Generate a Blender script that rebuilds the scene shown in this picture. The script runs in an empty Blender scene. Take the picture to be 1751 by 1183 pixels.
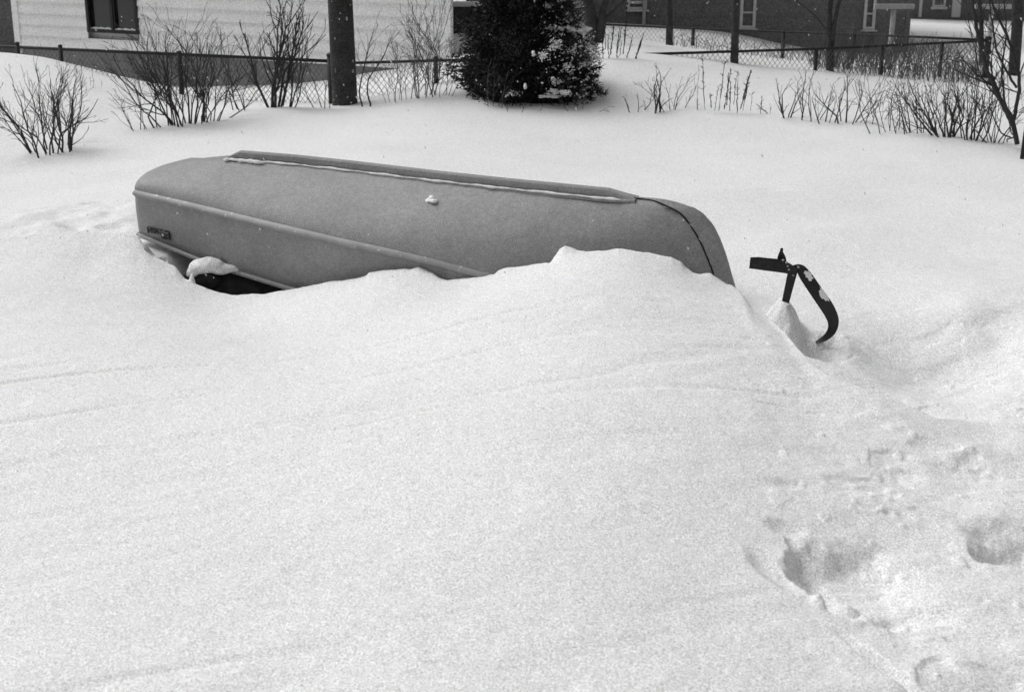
import bpy, math, random
import numpy as np
from mathutils import Vector, Matrix
R=math.radians
sc=bpy.context.scene
# ---------------------------------------------------------------- camera
PITCH=R(17.3); H=2.5; FPX=1751*50/36
cam=bpy.data.objects.new("camera",bpy.data.cameras.new("camera"))
sc.collection.objects.link(cam); sc.camera=cam
cam.location=(0,0,H); cam.rotation_euler=(R(90)-PITCH,0,0)
cam.data.lens=50; cam.data.sensor_width=36; cam.data.clip_start=.05; cam.data.clip_end=2000
cam.data.dof.use_dof=True; cam.data.dof.focus_distance=9.6; cam.data.dof.aperture_fstop=4.5
# ---------------------------------------------------------------- light
SUN_EL=R(54); SUN_ROT=R(-64)
w=bpy.data.worlds.new("World"); sc.world=w; w.use_nodes=True
nt=w.node_tree; nt.nodes.clear()
sky=nt.nodes.new('ShaderNodeTexSky'); sky.sky_type='NISHITA'; sky.sun_disc=False
sky.sun_elevation=SUN_EL; sky.sun_rotation=SUN_ROT; sky.air_density=1; sky.dust_density=5
bwn=nt.nodes.new('ShaderNodeRGBToBW'); bg=nt.nodes.new('ShaderNodeBackground'); bg.inputs[1].default_value=.15
wo=nt.nodes.new('ShaderNodeOutputWorld')
nt.links.new(sky.outputs[0],bwn.inputs[0]); nt.links.new(bwn.outputs[0],bg.inputs[0]); nt.links.new(bg.outputs[0],wo.inputs[0])
sl=bpy.data.lights.new("sun",'SUN'); sl.energy=1.15; sl.angle=R(48); sl.color=(1,1,1)
so=bpy.data.objects.new("sun",sl); sc.collection.objects.link(so)
sd=Vector((math.sin(SUN_ROT)*math.cos(SUN_EL),math.cos(SUN_ROT)*math.cos(SUN_EL),math.sin(SUN_EL)))
so.rotation_euler=sd.to_track_quat('Z','Y').to_euler()
sc.view_settings.view_transform='Standard'; sc.view_settings.look='None'
sc.view_settings.exposure=-.27; sc.view_settings.gamma=1
sc.cycles.max_bounces=6
C0=np.array([0,0,H]); cp,sp=math.cos(PITCH),math.sin(PITCH)
def ray(x,y):
    vx=(x-875.5)/FPX; vy=(591.5-y)/FPX
    return np.array([vx,cp+vy*sp,-sp+vy*cp])
def at(x,y,Y):
    d=ray(x,y); return C0+d*(Y/d[1])
def atz(x,y,z):
    d=ray(x,y); return C0+d*((z-H)/d[2])
def V(a): return Vector(a)
# ---------------------------------------------------------------- materials
def mat(name,c,rough=.8,metal=0,n=None,bump=None,c2=None,spots=None,spec=.3):
    """n=(scale,amount) tonal noise, bump=(scale,strength,dist), spots=(scale,threshold,grey)"""
    m=bpy.data.materials.new(name); m.use_nodes=True; t=m.node_tree; b=t.nodes['Principled BSDF']
    b.inputs['Base Color'].default_value=(c,c,c,1); b.inputs['Roughness'].default_value=rough
    b.inputs['Metallic'].default_value=metal; b.inputs['Specular IOR Level'].default_value=spec
    tc=t.nodes.new('ShaderNodeTexCoord'); last=None
    if n:
        prev=None
        for sc_,am in (n if isinstance(n,list) else [n]):
            q=t.nodes.new('ShaderNodeTexNoise'); q.inputs['Scale'].default_value=sc_; q.inputs['Detail'].default_value=3
            t.links.new(tc.outputs['Object'],q.inputs['Vector'])
            mr=t.nodes.new('ShaderNodeMapRange'); mr.inputs[1].default_value=.25; mr.inputs[2].default_value=.75
            mr.inputs[3].default_value=1-am; mr.inputs[4].default_value=1+am
            t.links.new(q.outputs[0],mr.inputs[0])
            mu=t.nodes.new('ShaderNodeMath'); mu.operation='MULTIPLY'
            t.links.new(mr.outputs[0],mu.inputs[0])
            if prev is None: mu.inputs[1].default_value=c
            else: t.links.new(prev,mu.inputs[1])
            prev=mu.outputs[0]
        last=prev
    if spots:
        for (s_,th,g) in (spots if isinstance(spots,list) else [spots]):
            q=t.nodes.new('ShaderNodeTexNoise'); q.inputs['Scale'].default_value=s_; q.inputs['Detail'].default_value=4
            q.inputs['Roughness'].default_value=.65
            t.links.new(tc.outputs['Object'],q.inputs['Vector'])
            mr=t.nodes.new('ShaderNodeMapRange'); mr.inputs[1].default_value=th; mr.inputs[2].default_value=th+.05
            t.links.new(q.outputs[0],mr.inputs[0])
            mx=t.nodes.new('ShaderNodeMix'); mx.data_type='FLOAT'
            t.links.new(mr.outputs[0],mx.inputs[0]); mx.inputs[3].default_value=g
            if last is None: mx.inputs[2].default_value=c
            else: t.links.new(last,mx.inputs[2])
            last=mx.outputs[0]
    if last is not None: t.links.new(last,b.inputs['Base Color'])
    if bump:
        prevn=None
        for s_,st,di in (bump if isinstance(bump,list) else [bump]):
            q=t.nodes.new('ShaderNodeTexNoise'); q.inputs['Scale'].default_value=s_; q.inputs['Detail'].default_value=3
            t.links.new(tc.outputs['Object'],q.inputs['Vector'])
            bn=t.nodes.new('ShaderNodeBump'); bn.inputs['Strength'].default_value=st; bn.inputs['Distance'].default_value=di
            t.links.new(q.outputs[0],bn.inputs['Height'])
            if prevn is not None: t.links.new(prevn,bn.inputs['Normal'])
            prevn=bn.outputs[0]
        t.links.new(prevn,b.inputs['Normal'])
    return m
M={}
M['snow']=mat('snow',.80,.75,n=[(120,.36),(300,.5),(38,.07),(.9,.035)],bump=[(60,.25,.01),(9,.2,.02)],spec=.2)
M['snow_cap']=mat('snow_cap',.84,.8,n=[(200,.12)],bump=(40,.5,.01),spec=.2)
M['hull']=mat('painted_metal',.275,.5,.0,n=[(1.6,.10),(5,.09),(200,.62),(28,.12)],bump=[(5,.08,.01)],spots=[(9,.66,.31),(34,.68,.40),(110,.72,.6)],spec=.35)
M['trim']=mat('bare_metal_trim',.30,.5,.1,n=[(8,.12),(250,.2)],spots=[(30,.62,.6)])
M['worn']=mat('worn_plate',.05,.7,n=[(60,.8),(20,.6)],spots=(50,.55,.22))
M['frost']=mat('frosted_leaf',.42,.8,n=(60,.3))
M['seam']=mat('dark_seam',.02,.8)
M['iron']=mat('black_iron',.012,.45,.2,n=[(60,.4)],spots=[(90,.72,.5)],spec=.5)
M['ironsnow']=mat('iron_frosted',.012,.5,.2,spots=[(28,.52,.75)])
M['white_siding']=mat('white_siding',.78,.7,n=[(1.5,.04),(40,.2),(90,.32)])
M['foundation']=mat('foundation',.20,.9,n=[(12,.2)])
M['dark_siding']=mat('dark_siding',.13,.8,n=[(2,.12),(30,.4),(70,.5)])
M['trimwhite']=mat('white_trim',.5,.7,n=(20,.12))
M['darktrim']=mat('dark_trim',.02,.6,n=(20,.3))
M['brick']=mat('brick',.05,.9,n=(25,.35))
M['roof']=mat('roof_shingle',.1,.9,n=(8,.2))
M['pipe']=mat('fence_pipe',.02,.6,n=(20,.3))
M['wire']=mat('fence_wire',.10,.6)
M['bark']=mat('bark',.05,.95,n=[(14,.35),(60,.3)],bump=(30,.8,.02))
M['pole']=mat('creosote_pole',.05,.95,n=[(4,.35),(50,.6),(130,.5)],bump=(25,.8,.01),spots=[(14,.70,.35)])
M['twig']=mat('twig',.045,.9,n=(30,.3))
M['twigpale']=mat('twig_pale',.12,.9,n=(30,.3))
M['leaf']=mat('evergreen_leaf',.026,.6,n=[(5,.6),(30,.5)])
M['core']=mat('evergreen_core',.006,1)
M['glass']=mat('window_glass',.012,.12,spec=.6,n=(3,.6))
M['pvc']=mat('grey_paint',.33,.6,n=(20,.15))
M['speckled']=mat('dark_speckled',.03,.8,n=(20,.5),bump=(14,.6,.02),spots=[(45,.72,.6)])  # rough dark grey with pale specks
# glass gets a slightly reflective look, still opaque dark rooms behind
# ---------------------------------------------------------------- mesh helpers
class MB:
    def __init__(s): s.v=[]; s.f=[]
    def add(s,vs,fs):
        o=len(s.v); s.v.extend([tuple(map(float,v)) for v in vs]); s.f.extend([tuple(i+o for i in f) for f in fs])
    def box(s,x0,x1,y0,y1,z0,z1,fr=None):
        vs=[(x,y,z) for x in(x0,x1) for y in(y0,y1) for z in(z0,z1)]
        if fr: vs=[fr(*v) for v in vs]
        s.add(vs,[(0,1,3,2),(4,6,7,5),(0,4,5,1),(2,3,7,6),(0,2,6,4),(1,5,7,3)])
    def tube(s,pts,rad,k=6,cap=True):
        pts=[Vector(p) for p in pts]; n=len(pts)
        if not hasattr(rad,'__len__'): rad=[rad]*n
        rings=[]; ref=Vector((.31,.17,.93)).normalized()
        for i,p in enumerate(pts):
            t=(pts[min(i+1,n-1)]-pts[max(i-1,0)]).normalized()
            if abs(t.dot(ref))>.97: ref2=Vector((1,0,0))
            else: ref2=ref
            a=t.cross(ref2).normalized(); b=t.cross(a)
            rings.append([p+(a*math.cos(2*math.pi*j/k)+b*math.sin(2*math.pi*j/k))*rad[i] for j in range(k)])
        vs=[v for r in rings for v in r]; fs=[]
        for i in range(n-1):
            for j in range(k): fs.append((i*k+j,i*k+(j+1)%k,(i+1)*k+(j+1)%k,(i+1)*k+j))
        if cap: fs.append(tuple(range(k))[::-1]); fs.append(tuple((n-1)*k+j for j in range(k)))
        s.add(vs,fs)
    def blob(s,c,r,seed=0,k=8,rough=.2):
        rn=random.Random(seed); vs=[];fs=[]
        ph=[rn.uniform(0,6) for _ in range(6)]
        for i in range(k+1):
            th=math.pi*i/k
            for j in range(2*k):
                a=math.pi*j/k
                q=1+rough*(math.sin(3*a+ph[0])*math.sin(2*th+ph[1])+.6*math.sin(5*a+ph[2]+4*th)*math.sin(th)+.4*rn.uniform(-1,1)*math.sin(th))
                vs.append((c[0]+r[0]*q*math.sin(th)*math.cos(a),c[1]+r[1]*q*math.sin(th)*math.sin(a),c[2]+r[2]*q*math.cos(th)))
        for i in range(k):
            for j in range(2*k): fs.append((i*2*k+j,(i+1)*2*k+j,(i+1)*2*k+(j+1)%(2*k),i*2*k+(j+1)%(2*k)))
        s.add(vs,fs)
    def build(s,name,m,parent=None,smooth=False):
        me=bpy.data.meshes.new(name); me.from_pydata(s.v,[],s.f); me.update(); me.validate()
        if smooth: me.polygons.foreach_set('use_smooth',[True]*len(me.polygons))
        me.materials.append(m); o=bpy.data.objects.new(name,me); sc.collection.objects.link(o)
        if parent: o.parent=parent; o.matrix_parent_inverse=Matrix.Translation(-parent.location)
        return o
def tag(o,label=None,cat=None,group=None,kind=None):
    if label: o['label']=label
    if cat: o['category']=cat
    if group: o['group']=group
    if kind: o['kind']=kind
    return o
def empty(name,loc,label,cat,group=None):
    e=bpy.data.objects.new(name,None); e.location=tuple(map(float,loc)); e.empty_display_size=.2; sc.collection.objects.link(e)
    return tag(e,label,cat,group)
# ---------------------------------------------------------------- numpy noise
def _h(i,j,s):
    q=np.sin(i*127.1+j*311.7+s*74.7)*43758.5453; return q-np.floor(q)
def vnoise(x,y,s=0):
    i=np.floor(x); j=np.floor(y); a=x-i; b=y-j; a=a*a*(3-2*a); b=b*b*(3-2*b)
    return (_h(i,j,s)*(1-a)+_h(i+1,j,s)*a)*(1-b)+(_h(i,j+1,s)*(1-a)+_h(i+1,j+1,s)*a)*b-.5
def fbm(x,y,s=0,o=4):
    r=0; am=1
    for k in range(o): r=r+am*vnoise(x*2**k,y*2**k,s+k); am*=.5
    return r
# ---------------------------------------------------------------- boat frame
YAW=R(24); ROLL=R(10)
BA=np.array([math.cos(YAW),-math.sin(YAW),0]); n0=np.array([-math.sin(YAW),-math.cos(YAW),0]); up=np.array([0,0,1.])
BN=n0*math.cos(ROLL)-up*math.sin(ROLL); BD=up*math.cos(ROLL)+n0*math.sin(ROLL)
BO=np.array([-2.674,10.8,.577])
def hull(s,wd,h): return BO+BA*s+BN*wd+BD*h
# ---------------------------------------------------------------- terrain
def tps(pts,zs,lam=1e-3):
    P=np.array(pts,float); n=len(P)
    d=np.linalg.norm(P[:,None]-P[None],axis=2); K=np.where(d>0,d*d*np.log(d+1e-9),0)+lam*np.eye(n)
    A=np.zeros((n+3,n+3)); A[:n,:n]=K; A[:n,n]=1; A[:n,n+1:]=P; A[n:,:n]=A[:n,n:].T
    b=np.zeros(n+3); b[:n]=zs; wts=np.linalg.solve(A,b)
    def f(u,v):
        out=wts[n]+wts[n+1]*u+wts[n+2]*v
        for k in range(n):
            d2=(u-P[k,0])**2+(v-P[k,1])**2
            out=out+wts[k]*.5*d2*np.log(d2+1e-12)
        return out
    return f
AP=3.0                         # fan apex behind the camera
def uv(X,Y): return X/(Y+AP)*8, np.log((Y+AP))*5
# lip of the drift in front of the boat: (px,py,Y)
LIP=[(150,392,10.35),(200,396,10.3),(238,408,10.2),(262,438,10.1),(300,456,9.98),(316,476,9.92),(345,489,9.82),(375,500,9.74),(405,505,9.68),(450,502,9.6),(500,495,9.54),(560,483,9.46),
 (610,477,9.4),(626,472,9.38),(631,466,9.37),(655,462,9.35),(690,459,9.31),(700,460,9.30),(716,457,9.28),(728,462,9.27),(738,466,9.26),(752,475,9.25),(765,479,9.24),(790,476,9.2),(832,472,9.15),(845,469,9.13),(853,461,9.12),(866,457,9.1),
 (905,454,9.06),(933,449,9.02),(940,450,9.01),(950,437,9.0),(957,426,8.99),(966,421,8.98),(976,423,8.97),(988,428,8.96),(1005,430,8.94),(1030,428,8.92),(1058,425,8.9),(1075,428,8.89),(1110,433,8.86),(1148,439,8.83),(1165,448,8.82),(1172,457,8.82),
 (1185,466,8.81),(1195,468,8.8),(1215,467,8.8),(1232,478,8.8),(1243,486,8.8),(1252,488,8.8),(1262,499,8.75)]
LIP=[(a,b,at(a,b,c)) for a,b,c in LIP]
for a,b,z in [(1285,520,.19),(1320,548,.20),(1345,572,.2),(1380,612,.19),(1410,637,.18),(1440,652,.17),(1480,664,.16),(1500,667,.155),(1550,692,.13),(1600,716,.10),(1660,722,.06),(1751,728,.03)]:
    LIP.append((a,b,atz(a,b,z)))
lu=np.array([q[2][0]/(q[2][1]+AP) for q in LIP]); lY=np.array([q[2][1] for q in LIP]); lZ=np.array([q[2][2] for q in LIP])
od=np.argsort(lu); lu=lu[od]; lY=lY[od]; lZ=lZ[od]
Fp=[]; Fz=[]; Bp=[]; Bz=[]
def addF(X,Y,Z): Fp.append(uv(X,Y)); Fz.append(Z)
def addB(X,Y,Z): Bp.append(uv(X,Y)); Bz.append(Z)
for x,y,z in [(0,1183,.02),(450,1183,.06),(875,1183,.10),(1300,1183,.05),(1751,1183,-.05),(0,900,.03),(450,900,.12),(875,900,.2),(1300,900,.12),(1600,900,.02),
              (0,700,.06),(450,700,.14),(875,700,.28),(1150,700,.28),(1300,700,.22),(1450,760,.12),(1600,800,.06),(1751,800,.02),
              (0,560,.05),(250,560,.04),(450,580,.0),(700,560,.14),(900,540,.28),(1050,540,.33),(1200,560,.27),(0,450,.05),(150,450,.04),(1751,1000,-.02)]:
    q=atz(x,y,z); addF(*q)
for k in range(0,len(LIP),4): addF(*LIP[k][2])
for X,Y,Z in [(-4,1,0),(0,1,.02),(4,1,0),(-8,5,0),(8,5,0),(-14,9,0),(14,9,0),(-6,12,0),(0,12,.2),(6,12,0),(0,-2.5,0)]: addF(X,Y,Z)
for x,y,Y in [(0,88,19.8),(60,96,19.6),(105,106,19.5),(150,121,19.3),(200,136,19.1),(240,152,18.6),(300,175,18.2),(430,180,17.9),(560,180,17.75),(640,175,17.5),(700,166,17.4),(770,158,17.4),
              (830,173,16.9),(920,178,16.8),(1020,163,17.2),(1045,97,18.5),(1130,101,18.6),(1200,106,18.75),(1260,113,18.95),(1420,124,19.4),(1560,132,19.9),(1690,137,20.2),(1060,180,16.8),
              (1130,190,16.5),(1230,195,16.2),(1340,203,16.0),(1450,212,15.7),(1570,225,15.3),(1660,235,15.1),(1740,248,14.9),(100,262,14.9),(0,270,14.8),(250,222,15.9),(330,212,16.2),(415,188,16.9),(480,182,17.2),
              (875,250,14.5),(500,240,14.9),(1300,290,13.3),(1300,400,10.7),(1500,350,12),(1700,300,13.2),(1700,450,9.9),(0,380,11.3),(120,372,11.4),(200,385,10.95),
              (1400,592,8.05),(1440,600,7.95),(1560,640,8.0),(1480,630,7.85),(1700,610,8.2),(1500,560,8.45),(1620,700,7.3),(1660,525,8.5),(1500,470,9.5),(1751,560,8.3),(1700,690,7.3),(-400,200,16.5),(2200,200,16.2)]:
    addB(*at(x,y,Y))
for X,Y,Z in [(-2,11.6,.08),(0,11.2,.08),(2,10.6,.1),(-2,9.9,-.12),(0,9.4,-.1),(1.2,9,.0),(-3.2,10.4,.02)]: addB(X,Y,Z)
for x,y,Y in [(300,150,23.6),(450,148,22.6),(560,142,22.0),(700,112,21.6),(768,98,21.2),(80,140,25),(800,50,26.5),(960,46,26.5),(1145,79,23),(1250,90,23),(1400,104,24),(1550,110,24),
              (1030,41,27.6),(1100,44,27.6),(1190,50,27.6),(1290,66,27.6),(1340,80,27.6),(1430,92,27.6),(1548,94,27.6),(1620,70,28.6),(1620,39,37),(1751,40,37),(1690,95,24)]:
    addB(*at(x,y,Y))
for X,Y,Z in [(7.2,24.5,-.12),(8.2,28.5,-.15),(9.3,32,-.2),(10.6,35.5,-.3),(10.5,26,-.1),(12.5,31,-.18),(-14,24,0),(-22,20,.1),(20,22,0),(28,30,0),(-25,40,0),(30,42,0),(0,45,0),(0,90,0),(-60,90,0),(60,90,0),(-8,5,0),(8,5,0),(0,3,0),(-14,10,0),(14,10,0),(4,6,0)]: addB(X,Y,Z)
lus=np.linspace(lu[0],lu[-1],400); _r=np.interp(lus,lu,lZ); _k=np.exp(-np.linspace(-2.5,2.5,81)**2); _k/=_k.sum(); lZs=np.convolve(np.pad(_r,40,'edge'),_k,'valid')
Ff=tps(Fp,Fz,.02); Bf=tps(Bp,Bz,.02)
def sstep(t): t=np.clip(t,0,1); return t*t*(3-2*t)
# pits: (px,py,z,rx,ry,depth,rot,sharpness of near-left wall)
def ground(X,Y,detail=True):
    U=X/(Y+AP); UU,VV=uv(X,Y)
    F=Ff(UU,VV); B=Bf(UU,VV)
    L=np.interp(U,lu,lY); Z=np.interp(U,lu,lZ); Fl=Ff(*uv(U*(L+AP),L))
    if detail:
        L=L+.03*vnoise(U*160,U*0,3)+.012*vnoise(U*520,U*0,4)
    inr=sstep((U-lu[0])/.02)*sstep((lu[-1]-U)/.02)
    dist=L-Y
    Zs=np.interp(U,lus,lZs)
    cd=np.clip(dist,0,9)
    front=F+(Zs-Fl)*np.exp(-(cd/.55)**1.5)+(Z-Zs)*np.exp(-(cd/.10)**1.3)
    # scooped hollow under the boat
    dx=X-BO[0]; dy=Y-BO[1]; s=dx*BA[0]+dy*BA[1]; wv=-(dx*BA[1]*-1*-1+0)  # placeholder, replaced below
    wv=dx*n0[0]+dy*n0[1]
    hol=sstep((s-.25)/.35)*sstep((4.2-s)/.5)*sstep((1.0-wv)/.25)*sstep((wv+.45)/.3)
    B2=B-.27*hol
    wdt=np.interp(U,[lu[0],U_B1,U_B2,lu[-1]],[.15,.10,.18,.22])
    e=sstep(-dist/wdt)
    back=Z*(1-e)+B2*e
    # only raise the lip, fade where lip is weak
    z=np.where(dist>=0,front,back)
    zf=np.where(dist>=0,F,B2); z=z*inr+zf*(1-inr)
    g=(fbm(X*.55,Y*.9,11,3))*.05*np.clip((Y+2)/12,.3,1)
    z=z+g*sstep(np.abs(dist)/.8)
    if detail:
        # wind ribs running from lower left to upper right
        a=R(14); xr=X*math.cos(a)+Y*math.sin(a); yr=-X*math.sin(a)+Y*math.cos(a)
        rid=np.abs(fbm(xr*.28,yr*2.2+.35*vnoise(xr*.8,yr,5),7,3))
        z=z-.024*np.clip(.12-rid,0,1)/.12*sstep((dist-.25)/1.0)*sstep((9.5-Y)/3)*(.55+vnoise(X*.6,Y*.6,9))
        # lumpy surface to the right and on the back snow left of boat
        m=sstep((X-.25-.09*Y)/.9)*sstep((9.5-Y)/2)*sstep((np.abs(dist)+.02)/.4)
        z=z+m*(.055*fbm(X*1.6,Y*2.2,21,5)+.03*np.clip(np.abs(fbm(X*2.2,Y*3,25,3))-.15,0,1))
        q_=fbm(X*3.1+.4*vnoise(X*6,Y*6,2),Y*4.2,61,4); z=z-m*.013*sstep((q_-.30)/.16)+m*.010*sstep((-q_-.38)/.10)
        q2=fbm(X*9,Y*11,66,3); z=z+m*.009*sstep((q2-.44)/.12)
        z=z+.005*fbm(X*8,Y*8,31,3)*sstep((14-Y)/4)
        mk=sstep((-2.4-X)/.5)*sstep((X+4.4)/.6)*sstep((12.2-Y)/.5)*sstep((Y-10.2)/.3)
        z=z+mk*(.05*fbm(X*3.5,Y*3.5,41,3))
    for (cx,cy,rx,ry,dep,rot,wl,wr_) in PITS:
        c,s_=math.cos(rot),math.sin(rot); dX=X-cx; dY=Y-cy
        a_=(dX*c+dY*s_)/rx; b_=(-dX*s_+dY*c)/ry
        if detail: a_=a_+.34*fbm(X*5+cx*9,Y*5,51,5); b_=b_+.34*fbm(X*5,Y*5+cy*9,52,5)
        rr=np.sqrt(a_*a_+b_*b_)
        side=wl+(wr_-wl)*sstep((a_+.6)/1.2)
        z=z-dep*sstep((1-rr)/side)
    return z
U_B1,U_B2=float(np.interp(238,[q[0] for q in LIP[:3]],[0,0,0])),0
U_B1=LIP[2][2][0]/(LIP[2][2][1]+AP); U_B2=LIP[50][2][0]/(LIP[50][2][1]+AP)
def pit(px,py,z,rx,ry,dep,rot=0,wl=.35,wr_=.8):
    q=atz(px,py,z); return (q[0],q[1],rx,ry,dep,R(rot),wl,wr_)
def bump(px,py,Y,rx,ry,top,rot=0,w_=.8):
    q=at(px,py,Y); return (q[0],q[1],rx,ry,-top,R(rot),w_,w_)
def bumpz(px,py,z,rx,ry,top,rot=0,w_=.8):
    q=atz(px,py,z); return (q[0],q[1],rx,ry,-top,R(rot),w_,w_)
PITS=[pit(1468,1022,-.03,.31,.32,.09,8,.22,1), pit(1385,985,-.0,.05,.18,.04,20,.6,.9), pit(1775,935,.0,.26,.36,.12,90,.25,1.), pit(1505,1155,-.03,.035,.26,.05,28,.6,.9),pit(1325,1010,.0,.09,.20,.03,20,.7,.9),
      pit(1350,835,.12,.15,.05,.015,10,.8,.9), pit(1325,692,.2,.13,.03,.012,0,.8,.9), pit(1350,925,.05,.10,.07,.02,10,.7,.9),pit(1560,1075,-.05,.16,.10,.04,0,.5,.9),
      bumpz(1405,1066,-.04,.06,.07,.045,0,1),bumpz(1447,1052,-.04,.08,.08,.04,0,1.1),bumpz(1480,1075,-.04,.05,.05,.04,0,.9),
      pit(1620,590,.03,.34,.2,.04,10,.9,.95), pit(1402,592,.0,.24,.30,.17,0,.8,.95),
      pit(160,350,.03,.18,.07,.03,0,.7,.9), pit(190,392,.04,.22,.06,.05,-10,.6,.8), pit(120,390,.03,.12,.06,.03,0,.7,.8),pit(1325,338,.02,.2,.08,.015,0,.8,.9),
      bump(1336,514,8.26,.20,.34,.22,-8,1.1),
      bump(331,487,9.88,.035,.05,.07,0,.9),pit(268,446,-.02,.045,.12,.16,-25,.5,.5),pit(318,458,-.08,.05,.13,.16,10,.5,.5),bump(240,420,10.3,.1,.1,.08,0,.8)]
def fan():
    un=np.concatenate([np.linspace(-1.8,-.42,60)[:-1],np.linspace(-.42,-.31,40)[:-1],np.linspace(-.31,.31,1000),np.linspace(.31,.42,40)[1:],np.linspace(.42,1.8,60)[1:]])
    Ys=np.concatenate([np.linspace(-2.6,3.2,50)[:-1],np.linspace(3.2,6,260)[:-1],np.linspace(6,8.6,300)[:-1],np.linspace(8.6,10.4,230)[:-1],np.linspace(10.4,14,150)[:-1],np.linspace(14,22,190)[:-1],np.linspace(22,40,130)[:-1],np.geomspace(40,900,24)])
    Y,U=np.meshgrid(Ys,un,indexing='ij'); X=U*(Y+AP)
    Z=ground(X,Y); Z=np.where(Y>60,Z*np.clip((90-Y)/30,0,1),Z)
    Z=np.where(np.abs(U)>.8,Z*0,Z)
    nr,nc=Y.shape
    me=bpy.data.meshes.new('snow_ground'); me.vertices.add(nr*nc)
    me.vertices.foreach_set('co',np.stack([X,Y,Z],-1).ravel().astype(np.float32))
    i=np.arange(nr-1)[:,None]*nc+np.arange(nc-1)[None,:]
    q=np.stack([i,i+1,i+nc+1,i+nc],-1).reshape(-1,4)
    nf=len(q); me.loops.add(nf*4); me.polygons.add(nf)
    me.loops.foreach_set('vertex_index',q.ravel().astype(np.int32))
    me.polygons.foreach_set('loop_start',(np.arange(nf)*4).astype(np.int32))
    me.polygons.foreach_set('use_smooth',np.ones(nf,bool)); me.update(calc_edges=True); me.validate()
    me.materials.append(M['snow']); o=bpy.data.objects.new('snow_ground',me); sc.collection.objects.link(o)
    tag(o,'wind-packed white snow covering the yard','ground',kind='structure')
fan()
def gz(X,Y): return float(ground(np.array([float(X)]),np.array([float(Y)]),False)[0])
# ---------------------------------------------------------------- boat
def interp(tab,t):
    tab=np.array(tab,float); return [float(np.interp(t,tab[:,0],tab[:,k])) for k in range(1,tab.shape[1])]
# longitudinal control lines by parameter t (0 stern .. 1 bow): keel (s,h), rail (s,w,h), gunwale (s,w,h)
KE=[(0,0,0),(.07,.3,.065),(.12,.5,.10),(.16,.68,.125),(.27,1.22,.125),(.36,1.67,.115),(.5,2.34,.092),(.61,2.85,.08),(.78,3.7,.068),(.84,3.95,.074),(.87,4.07,.068),(.90,4.188,.04),(.925,4.274,-.004),(.945,4.344,-.079),(.96,4.39,-.173),(.975,4.433,-.292),(.985,4.46,-.394),(1,4.495,-.524)]
RA=[(0,0,.36,-.07),(.12,.5,.45,-.083),(.18,.75,.49,-.095),(.27,1.14,.54,-.12),(.36,1.53,.575,-.15),(.45,1.9,.59,-.188),(.53,2.22,.588,-.22),(.62,2.59,.57,-.275),(.70,2.93,.535,-.345),(.78,3.3,.46,-.41),(.86,3.7,.34,-.47),(.93,4.1,.19,-.51),(1,4.50,.012,-.54)]
GU=[(0,-.01,.39,-.40),(.1,.4,.47,-.462),(.15,.6,.51,-.49),(.22,.92,.55,-.53),(.33,1.46,.59,-.60),(.5,2.2,.62,-.66),(.65,2.9,.58,-.69),(.78,3.4,.48,-.72),(.88,3.9,.31,-.75),(.95,4.25,.14,-.78),(1,4.56,.012,-.81)]
def bez(a,b,c,t): return a*(1-t)**2+2*b*t*(1-t)+c*t*t
def smooth_tab(tab,t):
    # average of neighbours for a fair curve
    return (np.array(interp(tab,max(0,t-.015)))+np.array(interp(tab,t))*2+np.array(interp(tab,min(1,t+.015))))/4
NS=150; TS=[i/NS for i in range(NS+1)]
def sect(t,side):
    ks,kh=interp(KE,t) if t>.9 else smooth_tab(KE,t); rs,rw,rh=smooth_tab(RA,t); gs,gw,gh=smooth_tab(GU,t)
    if t==0: rs,rw,rh=RA[0][1:]; gs,gw,gh=GU[0][1:]; ks,kh=0,0
    kk=np.array([ks,0.012 if t>.9 else .0,kh]); rr=np.array([rs,rw,rh]); gg=np.array([gs,gw,gh])
    bow=max(0,(t-.8)/.2)
    st_=math.exp(-(t/.13)**2); mid=np.array([ks*.35+rs*.65, rw*(.80+.14*st_)+.02*(1-bow), kh*.42+rh*.58+.035+(.045 if side>0 else -.05)*st_+.03*bow*(1-bow)*4])
    low=[bez(kk,mid,rr,j/12) for j in range(13)]
    m2=(rr+gg)/2+np.array([0,.018,0])
    hi=[bez(rr,m2,gg,j/6) for j in range(1,7)]
    return [hull(p[0],p[1]*side,p[2]) for p in low],[hull(rr[0],rr[1]*side,rr[2])]+[hull(p[0],p[1]*side,p[2]) for p in hi]
boat=empty('overturned_boat',hull(2.2,0,-.6),'grey metal rowing boat lying upside down, half buried in drifted snow','boat')
def strip(cols,flip=False):
    n=len(cols[0]); vs=[p for c in cols for p in c]; fs=[]
    for i in range(len(cols)-1):
        for j in range(n-1):
            f=(i*n+j,(i+1)*n+j,(i+1)*n+j+1,i*n+j+1); fs.append(f[::-1] if flip else f)
    return vs,fs
# bottom and sides share one skin
b=MB()
for side in (1,-1):
    cols=[]
    for t in TS:
        lo,hi=sect(t,side); cols.append(lo+hi[1:])
    b.add(*strip(cols,side<0))
ho=b.build('hull_skin',M['hull'],boat,True)
m=ho.modifiers.new('thick','SOLIDIFY'); m.thickness=.006; m.offset=-1
# transom
b=MB(); lo,hi=sect(0,1); lo2,hi2=sect(0,-1)
ring=lo+hi[1:]; ring2=(lo2+hi2[1:])
ringall=[V(p)+V(BA)*.003 for p in ring]+[V(p)+V(BA)*.003 for p in ring2[::-1][:-1]]
b.add(ringall,[tuple(range(len(ringall)))]); b.build('transom',M['hull'],boat)
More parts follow.
